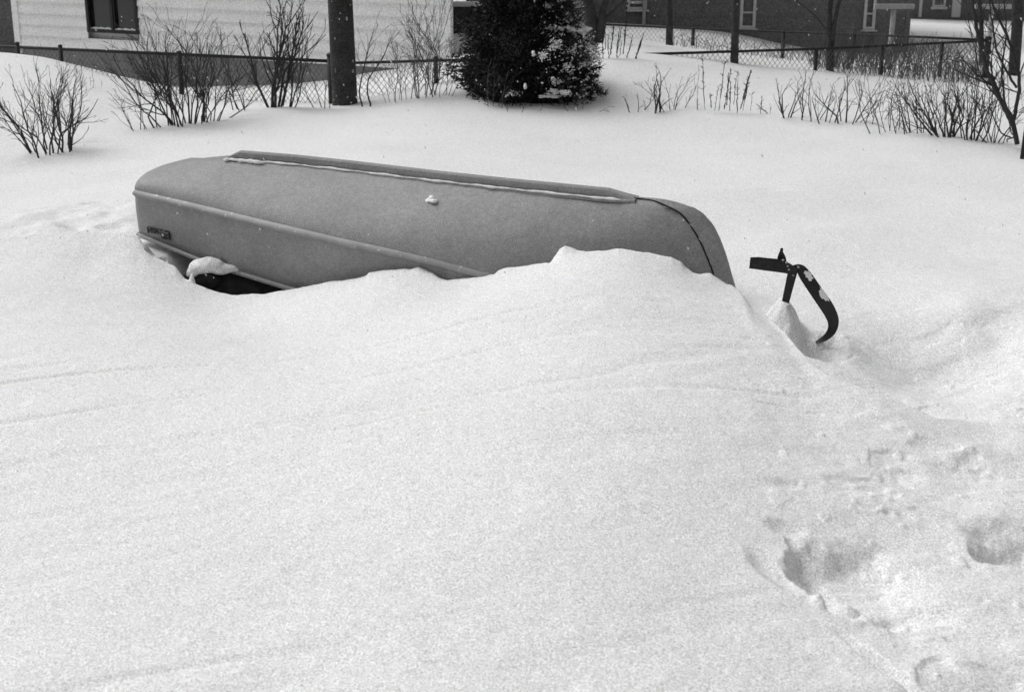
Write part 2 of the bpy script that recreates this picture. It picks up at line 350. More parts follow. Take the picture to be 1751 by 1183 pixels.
# keel: raised channel along the bottom
b=MB(); cols=[]
for i in range(121):
    t=.145+(.812-.145)*i/120; ks,kh=smooth_tab(KE,t)
    e=min(1,i/5)*min(1,(120-i)/8); hh=.050*e
    ww=.028+.012*(1-e)
    q=[(ww+.035*e,kh-.022),(ww+.033*e,kh-.006*e-.01*(1-e)),(ww,kh-.002),(ww-.006,kh+hh*.85),(ww-.014,kh+hh),(-ww+.014,kh+hh),(-ww+.006,kh+hh*.85),(-ww,kh-.002),(-ww-.033*e,kh-.006*e-.01*(1-e)),(-ww-.035*e,kh-.022)]
    cols.append([hull(ks,a_,h_) for a_,h_ in q])
b.add(*strip(cols)); b.build('keel',M['hull'],boat)
# stem cap at the bow, proud of the seam
b=MB(); cols=[]; SE=[(3.70,.058),(3.76,.060),(3.84,.060),(3.92,.059),(4.00,.052),(4.08,.036),(4.14,.012),(4.19,-.03),(4.24,-.09),(4.285,-.16),(4.32,-.24),(4.36,-.34),(4.39,-.45),(4.41,-.53)]
KK=[(k[1],k[2]) for k in KE if k[1]>=3.9]
def along(L,n):
    L=np.array(L,float); d=np.concatenate([[0],np.cumsum(np.linalg.norm(np.diff(L,axis=0),axis=1))]); d/=d[-1]
    x=np.linspace(0,1,n); r=np.stack([np.interp(x,d,L[:,0]),np.interp(x,d,L[:,1])],1)
    for _ in range(3): r[1:-1]=(r[:-2]+2*r[1:-1]+r[2:])/4
    return r
so_=along([(3.84,.068)]+KK+[(4.55,-.80)],60); si=along(SE+[(4.44,-.80)],60)
SK=[]
for t in np.linspace(.7,1,200):
    lo,hi=sect(t,1)
    for p_ in lo+hi: v_=p_-BO; SK.append((v_@BA,v_@BN,v_@BD))
SK=np.array(SK)
def skinw(s_,h_):
    d_=(SK[:,0]-s_)**2+(SK[:,2]-h_)**2; k_=np.argsort(d_)[:4]; w_=1/(d_[k_]+1e-6); return float((SK[k_,1]*w_).sum()/w_.sum())
sw=np.array([skinw(*p_) for p_ in si])
for _ in range(8): sw[1:-1]=(sw[:-2]+2*sw[1:-1]+sw[2:])/4
for i in range(60):
    o_=so_[i]; n_=si[i]; half=[]
    for f_ in (0,.3,.6,.85):
        p_=n_+(o_-n_)*f_; half.append((p_[0],max(skinw(*p_),sw[i]*(1-f_))*1.0+.011,p_[1]))
    e_=o_+(o_-n_)*.04; half.append((e_[0],.008,e_[1]))
    cols.append([hull(*q) for q in half]+[hull(q[0],-q[1],q[2]) for q in half[::-1]])
b.add(*strip(cols)); stemc=b.build('stem_cap',M['hull'],boat,True)
b=MB(); b.tube([hull(si[i][0]-.003,sw[i]+.012,si[i][1]+.013*max(0,1-i/36)) for i in range(0,60)],.0060,5); b.build('seam',M['seam'],boat)
# spray rails
for side in (1,-1):
    b=MB(); cols=[]
    for t in TS:
        rs,rw,rh=smooth_tab(RA,t) if t>0 else RA[0][1:]
        fd=min(1,(1.0-t)/.08); e=.038*fd
        q=[(rw-.035,rh+.022),(rw-.004,rh+.014),(rw+e,rh+.000),(rw+e+.002,rh-.012),(rw+e*.4,rh-.040),(rw-.006,rh-.046)]
        cols.append([hull(rs,a_*side,h_) for a_,h_ in q])
    b.add(*strip(cols,side<0)); rl=b.build('spray_rail',M['trim'],boat,True)
# dark seam on stern part above the rail
b=MB(); b.tube([hull(interp(RA,t)[0],interp(RA,t)[1]-.034,interp(RA,t)[2]+.028) for t in np.linspace(0,.085,10)],.0045,5); b.build('seam',M['seam'],boat)
# gunwale tubes
for side in (1,-1):
    b=MB(); pts=[]
    for t in TS:
        gs,gw,gh=smooth_tab(GU,t) if t>0 else (-.03,.39,-.40); pts.append(hull(gs,(gw+.008)*side,gh-.01))
    b.tube(pts,.019,8); b.build('gunwale',M['trim'],boat,True)
b=MB(); b.tube([hull(-.012,.39-.078*i,-.40) for i in range(11)],.016,8); b.build('transom_rail',M['trim'],boat,True)
for s_ in (1.4,2.6):
    t=np.interp(s_,[g[1] for g in GU],[g[0] for g in GU]); gs,gw,gh=interp(GU,t)
    b=MB(); b.box(s_-.12,s_+.12,-gw+.04,gw-.04,gh+.14,gh+.17,fr=lambda x,y,z: hull(x,y,z)); b.build('bench_seat',M['trim'],boat)
# small riveted plate near the stern
b=MB()
fr=lambda x,y,z: hull(x,interp(GU,.05)[1]-.035*0+y,z)
for (x0,x1,z0,z1) in [(.10,.32,-.330,-.322),(.10,.108,-.372,-.322),(.32,.328,-.385,-.322),(.14,.30,-.362,-.352),(.12,.2,-.350,-.338),(.24,.33,-.392,-.366)]:
    for k in range(6):
        xa=x0+(x1-x0)*k/6; xb=x0+(x1-x0)*(k+1)/6
        wv=.405+.21*0+ (xa*.17); b.box(xa,xb,wv+.0,wv+.012,z0,z1,fr=hull)
b.build('nameplate',M['worn'],boat)
# snow lying on the boat
def snowline(name,label,pts,rr,seed):
    rn=random.Random(seed); b=MB(); P_=[];Rr=[]
    for i,p in enumerate(pts):
        e=min(1,i/3+.15,(len(pts)-1-i)/3+.15); P_.append(p+BN*.004*math.sin(i*.37+seed)); Rr.append(rr*e*max(.25,.8+.35*math.sin(i*.21+seed)+.2*math.sin(i*.83)+rn.gauss(0,.06)))
    b.tube(P_,Rr,7); return tag(b.build(name,M['snow_cap'],None,True),label,'snow')
snowline('snow_ridge','thin white line of snow lodged along the keel of the overturned boat',[hull(interp(KE,t)[0],.056,interp(KE,t)[1]+.001) for t in np.linspace(.155,.79,220)],.0080,1)
snowline('snow_ridge','patch of snow at the stern end of the boat keel',[hull(interp(KE,t)[0],.075,interp(KE,t)[1]+.003) for t in np.linspace(.150,.225,40)],.014,2)
b=MB(); c=V(hull(1.98,.24,.0)); c=V(at(738,339,9.95))
def melt(o,vox=.006,it=6):
    r_=o.modifiers.new('merge','REMESH'); r_.mode='VOXEL'; r_.voxel_size=vox; r_.use_smooth_shade=True
    m_=o.modifiers.new('soften','SMOOTH'); m_.iterations=it; m_.factor=.6
    return o
def onhull(px,py):
    # marching along ray to the near bottom skin
    d=ray(px,py); best=None
    A=np.array([[p for p in sect(t,1)[0]] for t in TS[::3]]).reshape(-1,3)
    v=A-C0; tt=(v@d)/(d@d); dist=np.linalg.norm(v-tt[:,None]*d,axis=1); k=np.argsort(dist)[:3]
    tm=float(np.mean(tt[k])); return C0+d*tm
for i,(dx,dy,rx,rz) in enumerate([(0,1,.034,.022),(-4,3,.034,.014),(4,3,.030,.014),(0,-3,.022,.018),(2,0,.02,.02)]):
    q=onhull(738+dx,341+dy); b.blob(q,(rx,.02,rz),i,7,.3)
tag(melt(b.build('snow_clod',M['snow_cap'],None,True),.005,8),'small clod of snow stuck on the grey boat bottom','snow')
# ---------------------------------------------------------------- under the boat
b=MB(); cc=at(412,486,10.2); b.blob(cc,(.32,.20,.13),5,16,.12); b.blob(at(348,474,10.08),(.14,.12,.085),6,12,.12)  # two plain dark rounded lumps filling the gap below the gunwale
tag(b.build('dark_lump',M['speckled'],None,True),'black rounded lump showing under the raised edge of the boat','bundle')
b=MB()
ln=np.array([(324,470,4),(331,464,8),(341,456,12),(352,452,13.5),(364,455,12.5),(378,458.5,10),(392,460,7),(406,461,3.5)],float)
for i in range(44):
    f_=i/43*(len(ln)-1); x_,y_,r_=[float(np.interp(f_,range(len(ln)),ln[:,k])) for k in range(3)]
    r_*=.0041*(1+.05*math.sin(i*1.3)); b.blob(at(x_,y_+1.5*math.sin(i*.45),9.99),(r_*1.4,r_*1.6,r_),i,10,.08)
tag(melt(b.build('snow_lump',M['snow'],None,True),.007,10),'slab of snow draped over the boat edge and the black lump','snow lump')
# ---------------------------------------------------------------- iron bracket
BY=8.15
br=empty('iron_bracket',at(1350,505,BY),'black bent iron bracket with curved strap poking out of the snow beside the boat','metal bracket')
def slab(outline,Y,th,lean=0):
    n=len(outline); vs=[]; 
    for k in (0,1):
        for q in outline:
            yy=q[2] if len(q)>2 else 0
            vs.append(at(q[0],q[1],Y+yy+th*k))
    fs=[tuple(range(n)),tuple(range(2*n-1,n-1,-1))]+[(i,i+n,(i+1)%n+n,(i+1)%n) for i in range(n)]
    return vs,fs
b=MB(); b.add(*slab([(1283,440),(1297,439.5),(1330,443),(1350,450),(1362,458),(1363,464),(1352,469),(1337,466.5),(1310,463),(1281,459)],BY-.02,.055)); arm=b.build('arm',M['iron'],br)
b=MB(); b.add(*slab([(1287,443.5),(1297,442.5),(1330,445.8),(1340,450),(1338,460.5),(1310,458.5),(1286,455.5)],BY-.026,.004)); b.build('arm_panel',M['speckled'],arm)
b=MB(); b.add(*slab([(1329,443),(1330,438),(1334,428),(1334,425),(1337,423.5),(1339,425),(1339,431),(1343,438),(1346,450),(1336,452)],BY+.02,.03)); b.build('prong',M['iron'],br)
b=MB(); b.add(*slab([(1347,465),(1364,461),(1363,468),(1349,519),(1337,515)],BY+.005,.045)); b.build('post',M['iron'],br)
ce=[(1353,461,11),(1362,459,15),(1369,459.5,17),(1377,471,21),(1388,487,22),(1400,505,22),(1411,520,23),(1419,533,22),(1425,547,20),(1425,559,17),(1420,570,14),(1410,579,10),(1402,583,8),(1395,586,5)]
pts=[np.array(c[:2],float) for c in ce]
from itertools import accumulate
def strap_pts(n=70):
    L=np.array(ce,float); d=np.concatenate([[0],np.cumsum(np.hypot(np.diff(L[:,0]),np.diff(L[:,1])))]); x=np.linspace(0,d[-1],n)
    r=np.stack([np.interp(x,d,L[:,k]) for k in range(3)],1)
    for _ in range(4): r[1:-1]=(r[:-2]+2*r[1:-1]+r[2:])/4
    return r
sp_=strap_pts(); vs=[];fs=[]
for i,q in enumerate(sp_):
    t=sp_[min(i+1,len(sp_)-1)][:2]-sp_[max(i-1,0)][:2]; t/=np.hypot(*t); nn=np.array([-t[1],t[0]])
    fz=i/len(sp_); dep=-.05*math.sin(fz*math.pi)+.0*fz
    a_=q[:2]+nn*q[2]/2; c_=q[:2]-nn*q[2]/2
    vs+= [at(a_[0],a_[1],BY+dep+.03*fz),at(c_[0],c_[1],BY+dep),at(c_[0],c_[1],BY+dep+.014),at(a_[0],a_[1],BY+dep+.014+.03*fz)]
for i in range(len(sp_)-1):
    for j in range(4): fs.append((4*i+j,4*i+(j+1)%4,4*i+4+(j+1)%4,4*i+4+j))
fs+=[(0,1,2,3),tuple(len(vs)-4+k for k in range(4))]
b=MB(); b.add(vs,fs); b.build('curved_strap',M['iron'],br)
for (x,y,Yo) in [(1339,445,-.03),(1347,455,-.03),(1349,461,-.03),(1365,457,-.04),(1356,470.5,-.01),(1345,449,-.03)]:
    b=MB(); b.blob(at(x,y,BY+Yo),(.008,.008,.007),int(x),5,.2); b.build('bolt',M['trim'],br,True)
# frost stuck on strap
def frost(outl,seed,label):
    b=MB(); b.add(*slab(outl,BY-.06,.03)); tag(b.build('snow_crust',M['snow_cap']),label,'snow')
def jag(cx,cy,L_,W_,ang,seed):
    rn=random.Random(seed); out=[]
    for i in range(26):
        a_=2*math.pi*i/26; k=rn.uniform(.6,1.1)
        x=L_*math.cos(a_)*k; y=W_*math.sin(a_)*k
        out.append((cx+x*math.cos(ang)-y*math.sin(ang),cy+x*math.sin(ang)+y*math.cos(ang)))
    return out
frost(jag(1383,472,12,6,R(55),3),1,'upper patch of snow crusted on the curved iron strap')
frost(jag(1408,505,16,5.5,R(57),4),2,'lower patch of snow crusted on the curved iron strap')
# ---------------------------------------------------------------- fences
def fence(pts,top,posts,name,label,wire_r=.0032,cell=.072,bottom=-.5,rail_r=.022,skip=None):
    """pts: list of (X,Y,Ztop)"""
    e=empty(name,(pts[0][0],pts[0][1],gz(pts[0][0],pts[0][1])),label,'fence')
    b=MB(); b.tube(pts,rail_r,8); b.build('top_rail',M['pipe'],e,True)
    P_=[np.array(p) for p in pts]; d=[0]
    for i in range(1,len(P_)): d.append(d[-1]+np.linalg.norm((P_[i]-P_[i-1])[:2]))
    D=d[-1]
    def pt(s): return np.array([np.interp(s,d,[p[k] for p in P_]) for k in range(3)])
    hgt=1.05; b=MB(); k=0
    nseg=4
    for dirn in (1,-1):
        s0=-hgt*.85
        while s0<D+hgt*.85:
            seg=[]
            for j in range(nseg+1):
                f=j/nseg; s=s0+dirn*f*hgt*.8; 
                if 0<=s<=D:
                    q=pt(s).copy(); q[2]-=hgt*(1-f)+.02; q[1]+=.004*dirn; seg.append(q)
            if len(seg)>1: b.tube(seg,wire_r,3,False)
            s0+=cell
    b.build('wire_mesh',M['wire'],e)
    for (s,r,ex) in posts:
        q=pt(min(max(s,0),D)); b=MB(); b.tube([(q[0],q[1],q[2]-1.4),(q[0],q[1],q[2]+ex)],r,8)
        b.blob((q[0],q[1],q[2]+ex),(r*1.15,r*1.15,r*.8),1,6,0); b.build('post',M['pipe'],e,True)
    return e
LA=at(-60,77,20.3); LB=at(30,81,19.9); LC=at(565,105,17.95)
L1=[tuple(at(-260,70,21.2)),tuple(LB),tuple(LC)]
def sof(L,p): # distance along where X matches
    d=0
    for i in range(len(L)-1):
        a_,c_=np.array(L[i]),np.array(L[i+1])
        if a_[0]<=p<=c_[0]: return d+np.linalg.norm((c_-a_)[:2])*(p-a_[0])/(c_[0]-a_[0])
        d+=np.linalg.norm((c_-a_)[:2])
    return d
fence(L1,0,[(sof(L1,at(30,81,19.9)[0]),.03,.05),(sof(L1,at(103,85,19.6)[0]),.028,.04),(sof(L1,at(308,93,18.9)[0]),.034,.02),(99,.045,.07)],'chain_link_fence','chain-link fence with dark top rail running left from the utility pole before the white house',rail_r=.021)
L2=[tuple(at(566,109,17.95)),tuple(at(785,103,18.25)),tuple(at(1045,95,18.75)),tuple(at(1400,84,19.5)),tuple(at(1690,70,20.6))]
fence(L2,0,[(sof(L2,at(745,104,18.2)[0]),.03,.03),(sof(L2,at(1396,84,19.5)[0]),.025,.0),(sof(L2,at(1611,74,20.3)[0]),.027,.0),(99,.045,.03),(sof(L2,at(1510,79,19.9)[0]),.024,0)],'chain_link_fence','chain-link fence running right from the utility pole behind the evergreen and the bare shrubs',rail_r=.018)
L3=[tuple(at(1028,42,24.5)),tuple(at(1180,49,24.0)),tuple(at(1535,62,21.6)),tuple(at(1690,69,20.75))]
fence(L3,0,[(sof(L3,at(1185,49,24)[0]),.03,.0),(sof(L3,at(1337,55,23)[0]),.03,0),(sof(L3,at(1462,60,22)[0]),.03,0)],'chain_link_fence','far chain-link fence crossing the snowy yard in front of the dark house',wire_r=.0022,rail_r=.018)
# ---------------------------------------------------------------- utility pole
q=at(590,180,17.7); p=empty('utility_pole',q,'thick dark wooden utility pole standing at the fence corner','pole')
b=MB(); n=40; pts=[]; rr=[]
for i in range(n+1):
    z=q[2]-.6+9*i/n; pts.append((q[0]-.012*(z-q[2]),q[1],z)); rr.append(.158-.006*(z-q[2]))
b.tube(pts,rr,20); b.build('pole_shaft',M['pole'],p,True)
rn=random.Random(5)
for i in range(14):
    z=q[2]+rn.uniform(.1,1.6); a_=rn.uniform(-2.6,-.6); x=q[0]+.157*math.cos(a_); y=q[1]+.157*math.sin(a_)
    L_=rn.uniform(.01,.05); b=MB(); b.box(x-.006,x+.006+rn.uniform(0,.01),y-.004,y+.006,z,z+L_); b.build('metal_staple',M['pvc'],p)
# ---------------------------------------------------------------- houses
class Wall:
    def __init__(s,p0,p1):
        s.p=np.array([p0[0],p0[1],0.]); d=np.array([p1[0]-p0[0],p1[1]-p0[1],0.]); s.L=np.linalg.norm(d); s.d=d/s.L
        s.n=np.array([s.d[1],-s.d[0],0]); 
        if s.n[1]>0: s.n=-s.n
    def fr(s,t,o,z): return s.p+s.d*t+s.n*o+np.array([0,0,z])
    def px(s,x,y):
        r=ray(x,y); A=np.array([[r[0],-s.d[0]],[r[1],-s.d[1]]]); k,t=np.linalg.solve(A,(s.p-C0)[:2]); return float(t),float(H+r[2]*k)
def siding(mb,wl,t0,t1,z0,z1,pitch,holes=(),lip=.014,stagger=None):
    z=z0
    while z<z1:
        za,zb=z,min(z+pitch,z1); spans=[(t0,t1)]
        for (a,b_,c,d) in holes:
            if zb>c and za<d:
                new=[]
                for (u,v) in spans:
                    if b_<=u or a>=v: new.append((u,v)); continue
                    if a>u: new.append((u,a))
                    if b_<v: new.append((b_,v))
                spans=new
        for (u,v) in spans:
            vs=[wl.fr(u,0,za),wl.fr(v,0,za),wl.fr(v,lip,za),wl.fr(u,lip,za),wl.fr(u,0,zb),wl.fr(v,0,zb),wl.fr(v,.002,zb),wl.fr(u,.002,zb)]
            mb.add(vs,[(0,1,2,3),(4,7,6,5),(3,2,6,7),(0,4,5,1),(0,3,7,4),(1,5,6,2)])
        z+=pitch
def window(wl,x0,x1,z0,z1,house,fm,fw=.06,mull=(),rails=(),out=.03,sillsnow=False,sill=None):
    b=MB(); 
    b.box(x0,x0+fw,.0,out,z0,z1,wl.fr); b.box(x1-fw,x1,.0,out,z0,z1,wl.fr)
    b.box(x0+fw,x1-fw,.0,out,z0,z0+fw,wl.fr); b.box(x0+fw,x1-fw,.0,out,z1-fw,z1,wl.fr)
    for m_ in mull: b.box(m_-fw*.5,m_+fw*.5,-.0,out-.003,z0+fw,z1-fw,wl.fr)
    for r_,t_ in rails: b.box(x0+fw,x1-fw,-.01,out-.006,r_-t_/2,r_+t_/2,wl.fr)
    if sill: b.box(x0-.04,x1+.04,0,out+.05,z0-sill,z0-.002,wl.fr)
    f=b.build('window',fm,house)
    b=MB(); b.box(x0+fw*.5,x1-fw*.5,-.05,-.035,z0+fw*.5,z1-fw*.5,wl.fr); b.build('pane',M['glass'],f)
    return f
def shell(house,foot,z0,z1,m,roof_z,name='wall',ov=.35):
    # plain closed walls behind the clad front plus a gable roof
    b=MB(); n=len(foot)
    vs=[(x,y,z0) for x,y in foot]+[(x,y,z1) for x,y in foot]
    b.add(vs,[(i,(i+1)%n,(i+1)%n+n,i+n) for i in range(n)]); b.build(name,m,house)
    F=[Vector((x,y,z1)) for x,y in foot]
    r0=(F[0]+F[3])/2+Vector((0,0,roof_z)); r1=(F[1]+F[2])/2+Vector((0,0,roof_z))
    ax=(r1-r0).normalized(); r0=r0-ax*ov; r1=r1+ax*ov
    def ext(p,q): d=(p-q); d.z=0; d.normalize(); return p+d*ov
    e0=ext(F[0],F[3])-ax*ov; e1=ext(F[1],F[2])+ax*ov; e2=ext(F[2],F[1])+ax*ov; e3=ext(F[3],F[0])-ax*ov
    b=MB(); th=Vector((0,0,.12))
    for quad in ((e0,e1,r1,r0),(e3,r0,r1,e2)):
        vs=list(quad)+[q_+th for q_ in quad]; b.add([tuple(q_) for q_ in vs],[(0,3,2,1),(4,5,6,7),(0,1,5,4),(1,2,6,5),(2,3,7,6),(3,0,4,7)])
    b.add([tuple(q_) for q_ in (F[0],F[3],r0+ax*ov)],[(0,1,2)]); b.add([tuple(q_) for q_ in (F[1],F[2],r1-ax*ov)],[(0,1,2)])
    b.build('roof',M['snow_cap'],house)
# white house
pr=at(768,60,21.3)[:2]; pl_=at(31,60,25.25)[:2]
W1=Wall(pl_,pr)
h1=empty('white_house',(pl_[0],pl_[1],-.4),'white lap-sided house behind the fence at left with a dark two-pane window','house')
t0,zb=W1.px(152,55); t1,_=W1.px(239,55); ztop=zb+1.15
hole=(t0,t1,zb,ztop)
b=MB(); siding(b,W1,.0,W1.L,.12,2.75,.19,[(t0-.005,t1+.005,zb,ztop)],lip=.032); b.build('siding',M['white_siding'],h1)
b=MB(); b.box(0,W1.L,-.12,-.002,-1.2,.12,W1.fr); b.build('foundation',M['foundation'],h1)
b=MB(); b.box(-.06,.07,-.05,.035,.0,2.75,W1.fr); b.build('corner_board',M['white_siding'],h1)
b=MB(); b.box(W1.L-.05,W1.L+.04,-.05,.03,.0,2.75,W1.fr); b.build('corner_board',M['white_siding'],h1)
f=window(W1,t0,t1,zb,ztop,h1,M['darktrim'],.055,mull=((t0+t1)/2,),out=.04)
b=MB()
for (a_,c_) in ((t0+.06,(t0+t1)/2-.03),((t0+t1)/2+.03,t1-.06)):
    for k in range(10):
        u=a_+(c_-a_)*(k+.5)/10; b.blob(W1.fr(u,-.01,zb+.065),((c_-a_)/14,.02,.012+.012*math.sin(k*1.1)**2),k,6,.2)
tag(b.build('snow_patch',M['snow_cap'],None,True),'little snow lying in the bottom of the white house window','snow')
sid=[pl_,pr]
back=np.array(pr)/np.linalg.norm(pr); bl=np.array(pl_)/np.linalg.norm(pl_)
foot=[W1.fr(0,-.13,0)[:2],W1.fr(W1.L,-.13,0)[:2],W1.fr(W1.L,-.13,0)[:2]+np.array([-.6,7.5]),W1.fr(0,-.13,0)[:2]+np.array([2.0,7.5])]
shell(h1,[tuple(map(float,q_)) for q_ in foot],-1,2.75,M['white_siding'],1.4)
# dark outbuilding far left
W0=Wall(at(-330,40,27.2)[:2],at(29,40,27.2)[:2])
h0=empty('dark_garage',(W0.p[0],W0.p[1],0),'dark-walled outbuilding at far left beyond the white house corner','garage')
_,zz=W0.px(10,66)
b=MB(); siding(b,W0,0,W0.L+.5,zz-.9,2.6,.2,lip=.012); b.build('siding',M['dark_siding'],h0)
ft=[W0.fr(0,-.02,0)[:2],W0.fr(W0.L+.5,-.02,0)[:2],W0.fr(W0.L+.5,-.02,0)[:2]+np.array([-.8,5]),W0.fr(0,-.02,0)[:2]+np.array([0,5])]
shell(h0,[tuple(map(float,q_)) for q_ in ft],-1,2.6,M['dark_siding'],1.2)
# dark house
pA=at(797,40,28)[:2]; pB=at(1550,60,28)[:2]; W2=Wall((pA[0],28.),(pB[0],28.))
h2=empty('dark_house',(pA[0],28,0),'long dark-sided house across the back yard with narrow white-framed windows','house')
wins=[]
for (x0,x1,yb) in [(1072,1106,17),(1264,1291,49),(1475,1495,51)]:
    a_,z_=W2.px(x0,yb); c_,_=W2.px(x1,yb); wins.append((a_,c_,z_,z_+1.25))
b=MB(); siding(b,W2,0,W2.L,-.75,3.0,.232,wins,lip=.016); b.build('siding',M['dark_siding'],h2)
for i,(a_,c_,z_,zt) in enumerate(wins):
    window(W2,a_,c_,z_,zt,h2,M['trimwhite'],.055 if i else .05,rails=[(z_+.3,.03),(z_+.62,.03)] if i else [(z_+.14,.05)],out=.03,sill=.03)
a_,_=W2.px(1101,20); b=MB(); b.tube([W2.fr(a_+.0,.06,-.1),W2.fr(a_,.06,2.9)],.035,8); b.build('downspout',M['pvc'],h2)
b=MB(); b.box(W2.L-.05,W2.L+.05,-.04,.03,-.75,3,W2.fr); b.build('corner_board',M['dark_siding'],h2)
shell(h2,[(pA[0],28.02),(pB[0],28.02),(pB[0]-1.5,35.),(pA[0],35.)],-1,3.0,M['dark_siding'],.7)
# far right house
W3=Wall((at(1480,40,38)[0],38.),(at(1900,40,38)[0],38.))
h3=empty('brown_house',(W3.p[0],38,0),'farthest dark house at upper right beyond the snowy yard with white door trim','house')
b=MB(); siding(b,W3,0,W3.L,-.5,3.0,.24,lip=.014); b.build('siding',M['dark_siding'],h3)
for x,wd in ((1573,.07),(1634,.22)):
    a_,_=W3.px(x,20); b=MB(); b.box(a_-wd/2,a_+wd/2,.0,.06,-.35,2.4,W3.fr); b.build('downspout' if wd<.1 else 'door_trim',M['trimwhite'],h3)
a_,z_=W3.px(1594,12); c_,_=W3.px(1616,12); window(W3,a_,c_,z_,z_+1.1,h3,M['trimwhite'],.05,sill=.06)
shell(h3,[(W3.p[0],38.02),(W3.p[0]+W3.L,38.02),(W3.p[0]+W3.L,45.),(W3.p[0],45.)],-1,3.0,M['dark_siding'],.7)
# low brick wall between the houses
W4=Wall((at(768,40,26)[0],26.),(at(993,40,26)[0],26.)); _,zt=W4.px(780,11); _,zb4=W4.px(780,52)
e=empty('brick_wall',(W4.p[0],26,zb4),'low dark brick wall with a snow cap behind the evergreen','wall')
b=MB(); z=zb4-.4; k=0
while z<zt:
    x=-.1 if k%2 else 0
    while x<W4.L:
        x0=max(0,x); x1=min(W4.L,x+.19)
        if x1>x0+.02: b.box(x0,x1,-.2,.0,z,z+.052,W4.fr)
        x+=.2
    z+=.062; k+=1
b.box(.004,W4.L-.004,-.19,-.006,zb4-.4,zt-.01,W4.fr); b.build('bricks',M['brick'],e)
b=MB()
b.box(-.02,W4.L+.02,-.24,.03,zt-.008,zt+.045,W4.fr)
for k in range(24): b.blob(W4.fr(W4.L*(k+.5)/24,-.1,zt+.05),(.1,.12,.03),k,6,.15)
b.build('snow_cap',M['snow_cap'],e,True)
# clothesline posts
def tpost(pxc,pytop,half,Y,label,rb=.04):
    q=at(pxc,pytop,Y); g=gz(q[0],q[1]); e=empty('clothesline_post',(q[0],q[1],g),label,'clothesline post','clothesline posts')
    b=MB(); hw=half*Y/FPX; b.box(q[0]-hw,q[0]+hw,q[1]-.04,q[1]+.04,q[2]-.035,q[2]+.04); b.build('crossbar',M['pvc'],e)
    b=MB(); b.tube([(q[0]-.02,q[1]+.002,g-.3),(q[0],q[1]+.002,q[2]-.036)],[rb*1.05,rb],10); b.build('upright',M['pvc'],e,True)
tpost(1529,12,33,23,'pale T-shaped clothesline post before the right end of the dark house',.042)
tpost(1698,12,30,25,'pale T-shaped clothesline post at the far right, partly behind dark branches',.04)
# ---------------------------------------------------------------- woody plants
def branch(mb,p,d,L,r,lev,rn,o):
    k=max(3,int(L/.075)) if lev==0 else max(3,int(L/.07)); k=min(k,16)
    pts=[p.copy()]; rad=[r]; q=p.copy(); dd=d.normalized()
    for i in range(k):
        dd=(dd+Vector((rn.gauss(0,1),rn.gauss(0,1),rn.gauss(0,1)))*o['wob']+Vector((0,0,o['up']))).normalized()
        if rn.random()<.14: dd=(dd+Vector((rn.gauss(0,.3),rn.gauss(0,.3),rn.gauss(.05,.15)))).normalized()
        q=q+dd*(L/k)*rn.uniform(.7,1.3); pts.append(q.copy()); rad.append(max(r*(1-.72*(i+1)/k),o['rmin']))
        f=(i+1)/k
        if lev<o['lev'] and f>o['start'] and rn.random()<o['dens']*(1 if lev==0 else .7):
            ax=Vector((rn.gauss(0,1),rn.gauss(0,1)*.8,rn.gauss(0,.3))).normalized()
            perp=dd.cross(ax).normalized(); ang=rn.uniform(*o['ang'])
            nd=dd*math.cos(ang)+perp*math.sin(ang)
            branch(mb,q.copy(),nd,L*(1-f*.6)*rn.uniform(.35,.7),max(rad[-1]*.7,o['rmin']),lev+1,rn,o)
    mb.tube(pts,rad,5 if lev==0 else 3,False)
def shrub(px,py,Y,hpx,stems,spread,label,seed,mt='twig',r=.011,lev=2,wob=.09,up=.05,dens=.7,start=.16,ang=(.25,.75),lean=0,width=.1,rmin=.0021,group='bare shrubs along the fence',name='bare_shrub',cat='shrub'):
    q=at(px,py,Y); rn=random.Random(seed); mb=MB(); r*=.86; o=dict(wob=wob*1.15,up=up,dens=dens,start=start,ang=ang,rmin=rmin,lev=lev)
    hh=hpx*Y/FPX
    for i in range(stems):
        f=(i+.5)/stems*2-1; a_=f*spread+rn.gauss(0,.07)+lean
        d=Vector((math.sin(a_),rn.gauss(0,.25),math.cos(a_)))
        L=hh*rn.uniform(.72,1.08)
        p=Vector((q[0]+f*width+rn.gauss(0,.01),q[1]+rn.gauss(0,width*.6),0)); p.z=gz(p.x,p.y)-.05
        branch(mb,p,d,L+.05,r*rn.uniform(.75,1.2),0,rn,o)
    ob=mb.build(name,M[mt],None,True)
    return tag(ob,label,cat,group)
S=shrub
S(100,262,14.9,150,15,.26,'bushy bare shrub at the far left standing alone on the snow',1,width=.15,r=.012,lev=2,wob=.09)
S(58,265,14.9,125,6,.22,'thin left-leaning bare shrub at the left edge of the photo',2,lean=-.35,width=.05,r=.009)
S(160,172,18.0,24,4,.4,'tiny bare twig cluster on the drift left of the big clump',3,r=.004,mt='twigpale')
S(240,223,15.9,80,5,.35,'small low shrub at the left foot of the clump before the white house',4,lean=-.3,r=.006,mt='twig')
S(290,212,16.1,165,8,.30,'upright bare shrub left of the second fence post',5,width=.18,r=.011,lean=-.18)
S(322,208,16.2,175,13,.28,'dense dark bare shrub in front of the second fence post',6,width=.18,r=.013)
S(362,205,16.3,150,8,.40,'bare shrub with right-leaning stems beside the second fence post',7,width=.12,r=.009,lean=.28)
S(412,186,17.0,130,5,.20,'sparse shrub of left-leaning long stems between two clumps at the fence',8,lean=-.22,r=.010,lev=1,wob=.05)
S(470,182,17.2,185,6,.34,'tall bare shrub with thick forking stems left of the utility pole',9,r=.022,lev=2,wob=.05,ang=(.25,.6),up=.09,rmin=.004,width=.07)
S(497,180,17.2,150,3,.2,'right-leaning thick stemmed shrub close to the utility pole',10,lean=.45,r=.013,up=.06,width=.05)
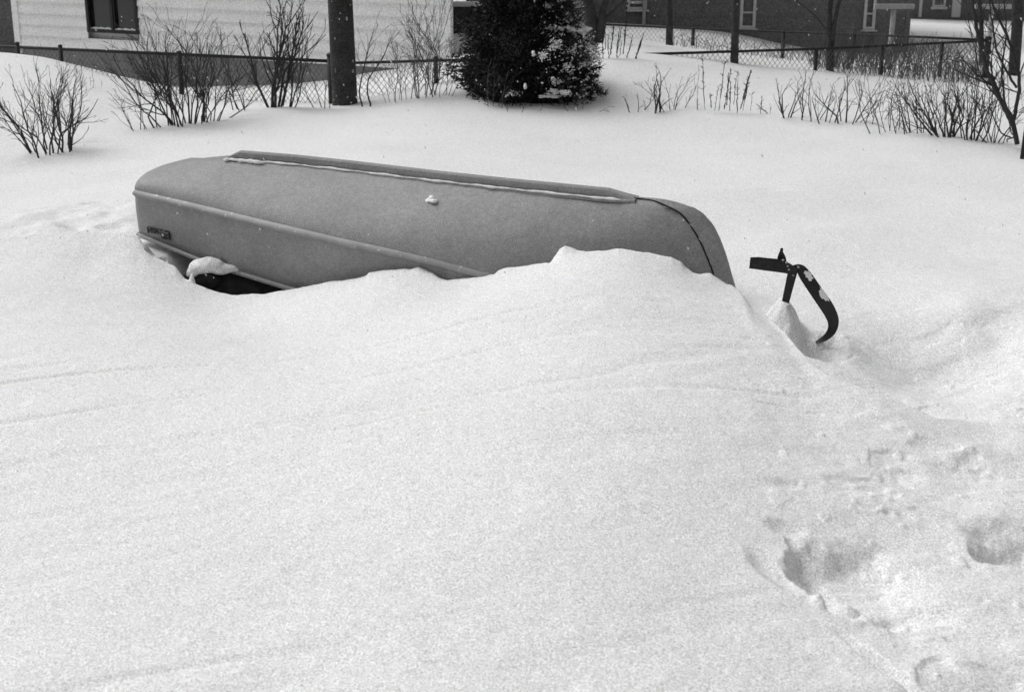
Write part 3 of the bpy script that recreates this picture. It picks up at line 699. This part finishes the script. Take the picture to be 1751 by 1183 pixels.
S(553,168,17.3,95,4,.25,'small bare shrub just left of the utility pole',11,lean=-.1,r=.007,mt='twig')
S(627,172,17.3,140,2,.10,'single forked bare shrub immediately right of the utility pole',12,r=.014,up=.06,start=.45)
S(680,166,17.4,110,8,.45,'wispy pale shrub in the gap between pole and evergreen',13,mt='twigpale',r=.006,width=.15)
S(728,164,17.4,165,9,.32,'tall wispy bare shrub left of the evergreen',14,mt='twigpale',r=.009,width=.12,lean=-.05)
S(757,162,17.3,100,7,.4,'fuzzy low shrub touching the left side of the evergreen',15,mt='twigpale',r=.005,width=.12)
S(848,172,16.6,75,4,.18,'pale thin shrub standing in front of the dark evergreen',16,mt='twigpale',r=.006,lean=.06)
S(880,184,16.4,14,4,1.2,'fallen twigs on the snow under the evergreen',17,mt='twig',r=.006,width=.3)
S(990,178,16.7,35,6,.9,'low frosted twigs at the right foot of the evergreen',18,mt='twigpale',r=.006,width=.2)
S(1090,187,16.5,40,3,.4,'small crooked shrub left of the forked shrub',19,r=.008,wob=.16)
S(1122,190,16.4,78,3,.2,'forked crooked shrub in the middle of the snowy bed',20,r=.014,wob=.11,up=.02,width=.04)
S(1143,186,16.4,62,4,.5,'low spreading shrub right of the forked shrub',21,r=.007,wob=.14,width=.1)
S(1158,180,16.5,75,2,.35,'thin shrub leaning right with long forks',22,r=.007,lean=.3)
S(1345,200,16.0,62,4,.55,'wide V-shaped bare shrub right of the dried stalks',23,r=.013,up=.06,lean=-.1,width=.03)
S(1378,204,15.9,120,2,.12,'long thin sapling rising past the thin tree trunk',24,r=.010,lean=-.15,lev=1)
S(1390,202,15.9,55,4,.5,'small spiky shrub beside the long sapling',25,r=.007,width=.1)
S(1415,212,15.7,62,4,.5,'spiky shrub with straight upright twigs, left of a pair',26,r=.009,wob=.05)
S(1448,211,15.7,85,5,.45,'spiky shrub with long right-leaning twigs, right of a pair',27,r=.011,wob=.04,lean=.15)
S(1482,212,15.7,80,3,.3,'slender upright shrub between spiky shrub and arching stems',28,r=.006)
S(1504,233,15.1,95,2,.1,'bare stem arching left from the snow',29,r=.009,lean=-.35,lev=1,up=.12)
S(1530,222,15.3,80,4,.5,'open shrub of crossing thin stems',30,r=.007)
S(1546,225,15.2,85,3,.25,'shrub with two dark stems leaning left',31,r=.008,lean=-.35)
S(1570,222,15.3,110,5,.35,'tall thin stemmed shrub left of the largest spiky shrub',32,r=.008,lean=-.3)
S(1618,228,15.1,105,13,.62,'largest spiky fan-shaped shrub at right',33,r=.013,width=.08,lean=-.15,wob=.05)
S(1660,231,15.0,115,10,.45,'fan-shaped shrub right of the largest one',34,r=.010,width=.08)
S(1700,234,14.9,90,8,.5,'small tangled shrub left of the tall dark stems',35,r=.008,width=.06)
S(1640,222,15.3,80,6,.6,'thin background shrub between the two fan-shaped ones',36,r=.005,mt='twigpale',width=.2)
S(1590,214,15.6,75,7,.5,'fuzzy pale shrub rising behind the largest spiky shrub',37,r=.006,mt='twigpale',width=.15)
S(1508,206,16.0,70,5,.5,'pale thin shrub behind the arching stems',38,r=.005,mt='twigpale',width=.15)
# tall dark multi-stem shrub at right edge
q=at(1740,247,14.6); mb=MB(); rn=random.Random(3)
o=dict(wob=.05,up=.04,dens=.5,start=.3,ang=(.3,.7),rmin=.003,lev=1)
def path(mb,pl,Y,r0,r1,seed,tw=7):
    rn=random.Random(seed); L=np.array(pl,float); d=np.concatenate([[0],np.cumsum(np.hypot(np.diff(L[:,0]),np.diff(L[:,1])))]); x=np.linspace(0,d[-1],26)
    X=np.interp(x,d,L[:,0]); Yp=np.interp(x,d,L[:,1])
    for _ in range(2): X[1:-1]=(X[:-2]+2*X[1:-1]+X[2:])/4; Yp[1:-1]=(Yp[:-2]+2*Yp[1:-1]+Yp[2:])/4
    off=rn.uniform(-.2,.2)
    pts=[Vector(at(X[i]+rn.gauss(0,.5),Yp[i]+rn.gauss(0,.4),Y+off*i/25)) for i in range(26)]; rad=[r0+(r1-r0)*i/25 for i in range(26)]
    mb.tube(pts,rad,6,False)
    for k in range(tw):
        i=rn.randrange(6,24); t=(pts[i+1]-pts[i]).normalized(); ax=Vector((rn.gauss(0,.4),1,rn.gauss(0,.4))).normalized()*rn.choice((-1,1))
        pr_=t.cross(ax).normalized(); a_=rn.uniform(.35,.8); branch(mb,pts[i],t*math.cos(a_)+pr_*math.sin(a_),rn.uniform(.15,.5),rad[i]*.5,0,rn,o)
path(mb,[(1739,247),(1733,205),(1712,175),(1698,150),(1685,110),(1672,60),(1662,0),(1655,-80)],14.6,.026,.012,1)
path(mb,[(1733,205),(1738,180),(1745,150),(1738,110),(1722,60),(1700,20),(1680,-50)],14.6,.020,.009,2)
path(mb,[(1722,190),(1700,140),(1690,100),(1680,70)],14.6,.014,.004,3)
path(mb,[(1738,150),(1720,120),(1704,90),(1695,30),(1690,-30)],14.5,.013,.006,4)
path(mb,[(1728,236),(1712,228),(1700,205),(1690,175)],14.5,.009,.003,5,4)
path(mb,[(1736,235),(1722,238),(1722,243)],14.6,.009,.005,6,0)
path(mb,[(1735,225),(1716,170),(1712,120),(1722,60),(1716,0),(1718,-40)],14.5,.012,.006,11,9)
path(mb,[(1730,215),(1705,165),(1694,120),(1699,70),(1712,20)],14.7,.010,.003,12,9)
path(mb,[(1738,238),(1728,225),(1725,205),(1733,190)],14.5,.007,.003,13,5)
path(mb,[(1708,168),(1690,150),(1672,120),(1668,70),(1676,20)],14.6,.009,.004,14,8)
path(mb,[(1745,160),(1715,150),(1700,130)],14.4,.008,.003,7,4)
tag(mb.build('bare_shrub',M['twig'],None,True),'tall dark multi-stemmed shrub at the right edge of the photo','shrub','bare shrubs along the fence')
q=at(1748,256,14.1); b=MB(); b.tube([(q[0],q[1],q[2]-.3),(q[0]+.03,q[1],q[2]+.6),(q[0]+.02,q[1],q[2]+1.1)],.021,8); tag(b.build('stake',M['pipe'],None,True),'straight dark stake at the extreme right edge','stake')
# dried stalks
def stalks(lst,label,seed,mt='twig',Y=17):
    rn=random.Random(seed); mb=MB()
    for (x0,y0,x1,y1,r) in lst:
        n=10; pts=[];rad=[]
        yb=Y
        for i in range(n+1):
            f=i/n; p_=at(x0+(x1-x0)*f+rn.gauss(0,.4),y0+(y1-y0)*f,yb); pts.append(p_); rad.append(r*.8*rn.uniform(.5,1.5)*(1 if f<.8 else .7))
        mb.tube(pts,rad,4,True)
        for k in range(int(abs(y1-y0)/7)):
            f=rn.uniform(.3,1); p_=at(x0+(x1-x0)*f+rn.gauss(0,1),y0+(y1-y0)*f,yb); mb.tube([p_,p_+np.array([rn.gauss(0,.02),0,rn.uniform(.01,.035)])],[r*.7,.002],3)
    return tag(mb.build('dried_stalks',M[mt],None,False),label,'dried stalks','dried plant stalks')
stalks([(1032,115,1029,45,.006),(1044,92,1050,42,.011),(1054,92,1060,42,.009),(1066,93,1073,5,.010),(1050,128,1063,45,.006),(1067,118,1077,80,.007),(1083,112,1102,55,.012),(1075,92,1082,60,.006),(1040,95,1040,60,.006),(1060,95,1063,70,.005),(1038,112,1047,80,.006),(1035,85,1036,30,.005)],'row of tall dried stalks at the left end of the half-buried fence',1,Y=18.45)
stalks([(1205,190,1201,98,.006),(1192,195,1193,148,.005)],'two lone thin stalks in the open snow left of the dried cluster',2,Y=16.4)
stalks([(1229,190,1240,105,.007),(1238,188,1250,118,.008),(1248,190,1249,140,.008),(1260,196,1262,120,.006),(1266,187,1284,120,.012),(1270,190,1280,135,.008),(1222,190,1228,150,.005),(1243,180,1246,125,.008),(1255,180,1259,128,.005),(1216,185,1215,160,.007),(1300,200,1303,165,.006),(1293,178,1318,199,.006),(1318,198,1317,178,.004),(1284,190,1286,160,.004)],'cluster of seedy dried stalks right of the lone thin stalks',3,Y=16.2)
# undergrowth behind the right fence
rn=random.Random(8); mb=MB()
for i in range(620):
    x=rn.uniform(1385,1680) if i<520 else rn.uniform(1150,1390); Y=rn.uniform(19.6,21.0) if x>1385 else rn.uniform(21,24)
    q=ray(x,120); X=q[0]/q[1]*Y; g=gz(X,Y); h=rn.uniform(.25,.62)*(1 if x<1640 else .7)*(1 if x>1385 else .5); l=rn.gauss(0,.15)
    mb.tube([(X,Y,g-.05),(X+l*.4,Y,g+h*.5),(X+l,Y+rn.gauss(0,.05),g+h)],[.005,.004,.002],3,False)
    if rn.random()<.6: mb.tube([(X+l*.4,Y,g+h*.5),(X+l*.4+rn.gauss(0,.12),Y,g+h*.9)],[.003,.002],3,False)
tag(mb.build('undergrowth',M['twigpale']),'tangled dry weeds behind the right fence','weeds',kind='stuff')
# trees
def tree(name,pl,Y,r0,r1,label,seed,forks=(),mt='bark'):
    q=at(pl[0][0],pl[0][1],Y); e=empty(name,q,label,'tree','leafless trees behind the fence')
    mb=MB(); L=pl; pts=[Vector(at(x,y,Y)) for x,y in L]; pts[0].z-=.4
    top=pts[-1]; d=(pts[-1]-pts[-2]).normalized(); rn=random.Random(seed)
    pts2=pts+[top+d*.8,top+d*1.6+Vector((rn.gauss(0,.1),0,.1)),top+d*2.6+Vector((rn.gauss(0,.2),0,.3))]
    n=len(pts2); rad=[r0+(r1-r0)*min(1,i/(len(pts)-1)) for i in range(len(pts))]+[r1*.8,r1*.55,r1*.3]
    mb.tube(pts2,rad,10)
    for f in forks:
        fp=[Vector(at(x,y,Y-.03)) for x,y,_ in f]; fp.append(fp[-1]+(fp[-1]-fp[-2]).normalized()*1.2); mb.tube(fp,[g[2] for g in f]+[f[-1][2]*.4],8)
    tr=mb.build('trunk',M[mt],e,True)
    cb=MB(); o=dict(wob=.06,up=.03,dens=.5,start=.25,ang=(.4,.9),rmin=.004,lev=2)
    for i in range(14):
        f=rn.uniform(.0,1); p_=top+d*(f*2.4); a_=rn.uniform(0,6.28); branch(cb,p_,Vector((math.cos(a_),math.sin(a_),rn.uniform(.3,1))),rn.uniform(.7,1.5)*(1.2-f*.6),r1*.3,0,rn,o)
    cb.build('crown',M[mt],e,True)
tree('bare_tree',[(1022,90),(1012,50),(1003,0)],20.2,.085,.10,'forked bare tree trunk just right of the evergreen',1,forks=[[(1022,88,.06),(1027,50,.07),(1030,20,.05),(1040,-10,.05)],[(1024,45,.04),(1040,28,.03),(1060,8,.02)]])
tree('bare_tree',[(1145,79),(1145,40),(1144,0)],22.8,.062,.05,'short-looking straight thin tree trunk with its foot on the snow before the dark house',2)
tree('bare_tree',[(1256,113),(1257,60),(1257,0)],19.2,.062,.045,'straight dark tree trunk standing just behind the half-buried fence',3,forks=[[(1258,35,.02),(1260,10,.03),(1262,-15,.02)]])
tree('bare_tree',[(1420,123),(1420,75),(1417,35),(1420,0)],19.7,.058,.035,'tree trunk splitting into two stems behind the right fence',4,forks=[[(1422,78,.035),(1427,40,.03),(1434,8,.028),(1440,-10,.03)],[(1412,50,.010),(1395,28,.009),(1370,8,.008)]])
tree('bare_tree',[(1737,100),(1739,50),(1741,0)],21,.085,.075,'thick dark trunk at the right edge behind the tall shrub',5)
tree('bare_tree',[(1683,65),(1678,30),(1674,0)],21.2,.04,.03,'slim dark trunk beside the far corner of the fences',6)
# ---------------------------------------------------------------- evergreen
EC=at(900,176,17.35); rn=np.random.default_rng(4)
ev=empty('evergreen',EC,'dark bushy evergreen with snow on its right side standing by the fence','evergreen tree')
b=MB(); b.tube([(EC[0],EC[1],EC[2]-.4),(EC[0],EC[1],EC[2]+1.2),(EC[0]+.03,EC[1],EC[2]+2.4)],[.07,.05,.02],8); b.build('trunk',M['bark'],ev,True)
HT=2.6
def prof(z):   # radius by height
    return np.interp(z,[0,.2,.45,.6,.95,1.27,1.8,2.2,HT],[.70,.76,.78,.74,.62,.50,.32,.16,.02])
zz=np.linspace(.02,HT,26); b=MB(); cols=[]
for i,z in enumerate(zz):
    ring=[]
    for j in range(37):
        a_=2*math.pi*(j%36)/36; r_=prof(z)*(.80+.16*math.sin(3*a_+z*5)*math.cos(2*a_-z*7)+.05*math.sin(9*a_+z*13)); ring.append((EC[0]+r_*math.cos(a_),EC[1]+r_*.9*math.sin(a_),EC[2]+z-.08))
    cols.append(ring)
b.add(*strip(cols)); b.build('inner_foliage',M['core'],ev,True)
def sprays(n,scale,rng,rlo,rhi,cond=None,droop=.2):
    N=n; z=rng.uniform(0,HT,N)**1.0; a=rng.uniform(0,2*np.pi,N)
    lump=1+.16*np.sin(3*a+z*5)*np.cos(2*a-z*7)+.10*np.sin(7*a+z*11)+.06*np.sin(15*a-z*23)
    r=prof(z)*lump*rng.uniform(rlo,rhi,N)
    P_=np.stack([EC[0]+r*np.cos(a),EC[1]+r*.9*np.sin(a),EC[2]+z],1)
    out=np.stack([np.cos(a),np.sin(a),rng.normal(.25,.5,N)],1)+rng.normal(0,.45,(N,3)); out/=np.linalg.norm(out,axis=1)[:,None]
    sd_=np.cross(out,rng.normal(0,1,(N,3))); sd_/=np.linalg.norm(sd_,axis=1)[:,None]
    return P_,out,sd_,a,z
P_,out,sd_,a,z=sprays(52000,1,rn,.72,1.06)
L_=rn.uniform(.02,.055,len(P_))[:,None]; Wd=rn.uniform(.006,.014,len(P_))[:,None]
vs=np.stack([P_-sd_*Wd*.4,P_+sd_*Wd*.4,P_+out*L_*.6+sd_*Wd,P_+out*L_,P_+out*L_*.6-sd_*Wd],1).reshape(-1,3)
b=MB(); b.v=[tuple(v) for v in vs.tolist()]; b.f=[tuple(range(5*i,5*i+5)) for i in range(len(P_))]; b.build('foliage',M['leaf'],ev)
# snow on the right side: clumps and frosted sprays
b=MB(); r2=random.Random(12)
def evs(px,py,dy,r,s): 
    q=at(px,py,17.35-dy); rr_=random.Random(s)
    if r[0]<.025: b.blob(q,r,s,5,.35); return
    if r[0]<.09:
        for k in range(70):
            g_=Vector((q[0]+rr_.gauss(0,r[0]*.75),q[1]+rr_.gauss(0,.03),q[2]+rr_.gauss(0,r[2]*.6))); d_=Vector((rr_.gauss(.3,.7),rr_.gauss(-.5,.5),rr_.gauss(-.1,.5))).normalized()*rr_.uniform(.015,.04)
            w_=d_.cross(Vector((rr_.gauss(0,1),rr_.gauss(0,1),rr_.gauss(0,1)))).normalized()*rr_.uniform(.004,.010); b.add([g_-w_*.4,g_+w_*.4,g_+d_*.6+w_,g_+d_,g_+d_*.6-w_],[(0,1,2,3,4)])
        return
    for k in range(14):
        g_=(q[0]+rr_.gauss(0,r[0]*.5),q[1]+rr_.gauss(0,.02),q[2]+rr_.gauss(0,r[2]*.4)); f_=rr_.uniform(.25,.6); b.blob(g_,(r[0]*f_,r[1]*.6,r[2]*f_*rr_.uniform(.7,1.2)),s*9+k,6,.4)
for i,(px,py,dy,rx,rz) in enumerate([(965,50,.3,.14,.035),(985,52,.2,.12,.05),(940,47,.45,.06,.02),(1000,62,.1,.08,.06),(950,72,.62,.055,.06),(947,80,.64,.05,.03),(979,86,.5,.03,.035),(1005,80,.2,.05,.08),(1012,95,.1,.05,.07),(970,115,.62,.05,.045),(928,95,.75,.04,.04),(912,92,.78,.02,.03),(898,148,.85,.02,.03),(960,158,.7,.12,.03),(940,165,.7,.1,.02),(1000,110,.3,.06,.03),(950,140,.7,.05,.03),(935,10,.35,.03,.03),(965,20,.2,.04,.05),(972,34,.25,.04,.03),(1008,150,.3,.06,.03),(876,160,.7,.07,.03),(1004,122,.25,.08,.03),(1018,100,.0,.06,.04)]):
    evs(px,py,dy,(rx,.06,rz),i)
for i in range(90):
    px=925+85*r2.random()**.7+r2.gauss(0,6); py=60+108*r2.random()**.8; evs(px,py,.78 if px<950 else .5,(r2.uniform(.004,.014),.012,r2.uniform(.004,.012)),i+50)
tag(b.build('snow_clumps',M['snow_cap'],None,True),'snow clumps resting on the right-hand boughs of the evergreen','snow',kind='stuff')
r3=np.random.default_rng(9); P2,out,sd_,a,z=sprays(16000,1,r3,1.0,1.1)
k=(np.cos(a)>.1)&(np.sin(a)<.4)&(r3.uniform(0,1,len(a))<np.clip(np.cos(a),0,1)*.45); P2,out,sd_=P2[k],out[k],sd_[k]
L_=r3.uniform(.02,.06,len(P2))[:,None]; Wd=r3.uniform(.004,.012,len(P2))[:,None]
vs=np.stack([P2-sd_*Wd*.4,P2+sd_*Wd*.4,P2+out*L_*.6+sd_*Wd,P2+out*L_,P2+out*L_*.6-sd_*Wd],1).reshape(-1,3)
b=MB(); b.v=[tuple(v) for v in vs.tolist()]; b.f=[tuple(range(5*i,5*i+5)) for i in range(len(P2))]; b.build('frosted_foliage',M['frost'],ev)
# drooping boughs at lower right
b=MB(); r4=random.Random(31)
for (x0,y0,x1,y1) in [(985,125,1026,115),(985,128,1022,130),(985,150,1035,160),(990,140,1020,148),(975,160,1012,168)]:
    n=26
    for i in range(n):
        f=i/n; p_=V(at(x0+(x1-x0)*f,y0+(y1-y0)*f,17.0))
        for k in range(6): b.tube([p_,p_+Vector((r4.uniform(.0,.07),r4.gauss(0,.03),r4.gauss(0,.035)))],[.006,.002],3,False)
b.build('bough',M['leaf'],ev)
# ---------------------------------------------------------------- falling snow
rn=random.Random(77); mb=MB()
for i in range(420):
    Y=rn.uniform(5,19); X=rn.uniform(-.40,.40)*Y; z=rn.uniform(.0,.75)*1.0+max(0,.45); z=gz(X,Y)*0+rn.uniform(.35,2.3)
    s_=rn.uniform(.0018,.0042)*(Y/9)**.5; mb.tube([(X,Y,z),(X+s_*1.5,Y,z-s_*3)],s_*.8,4)
tag(mb.build('falling_snow',M['snow_cap']),'scattered snowflakes falling through the air','snowflakes',kind='stuff')
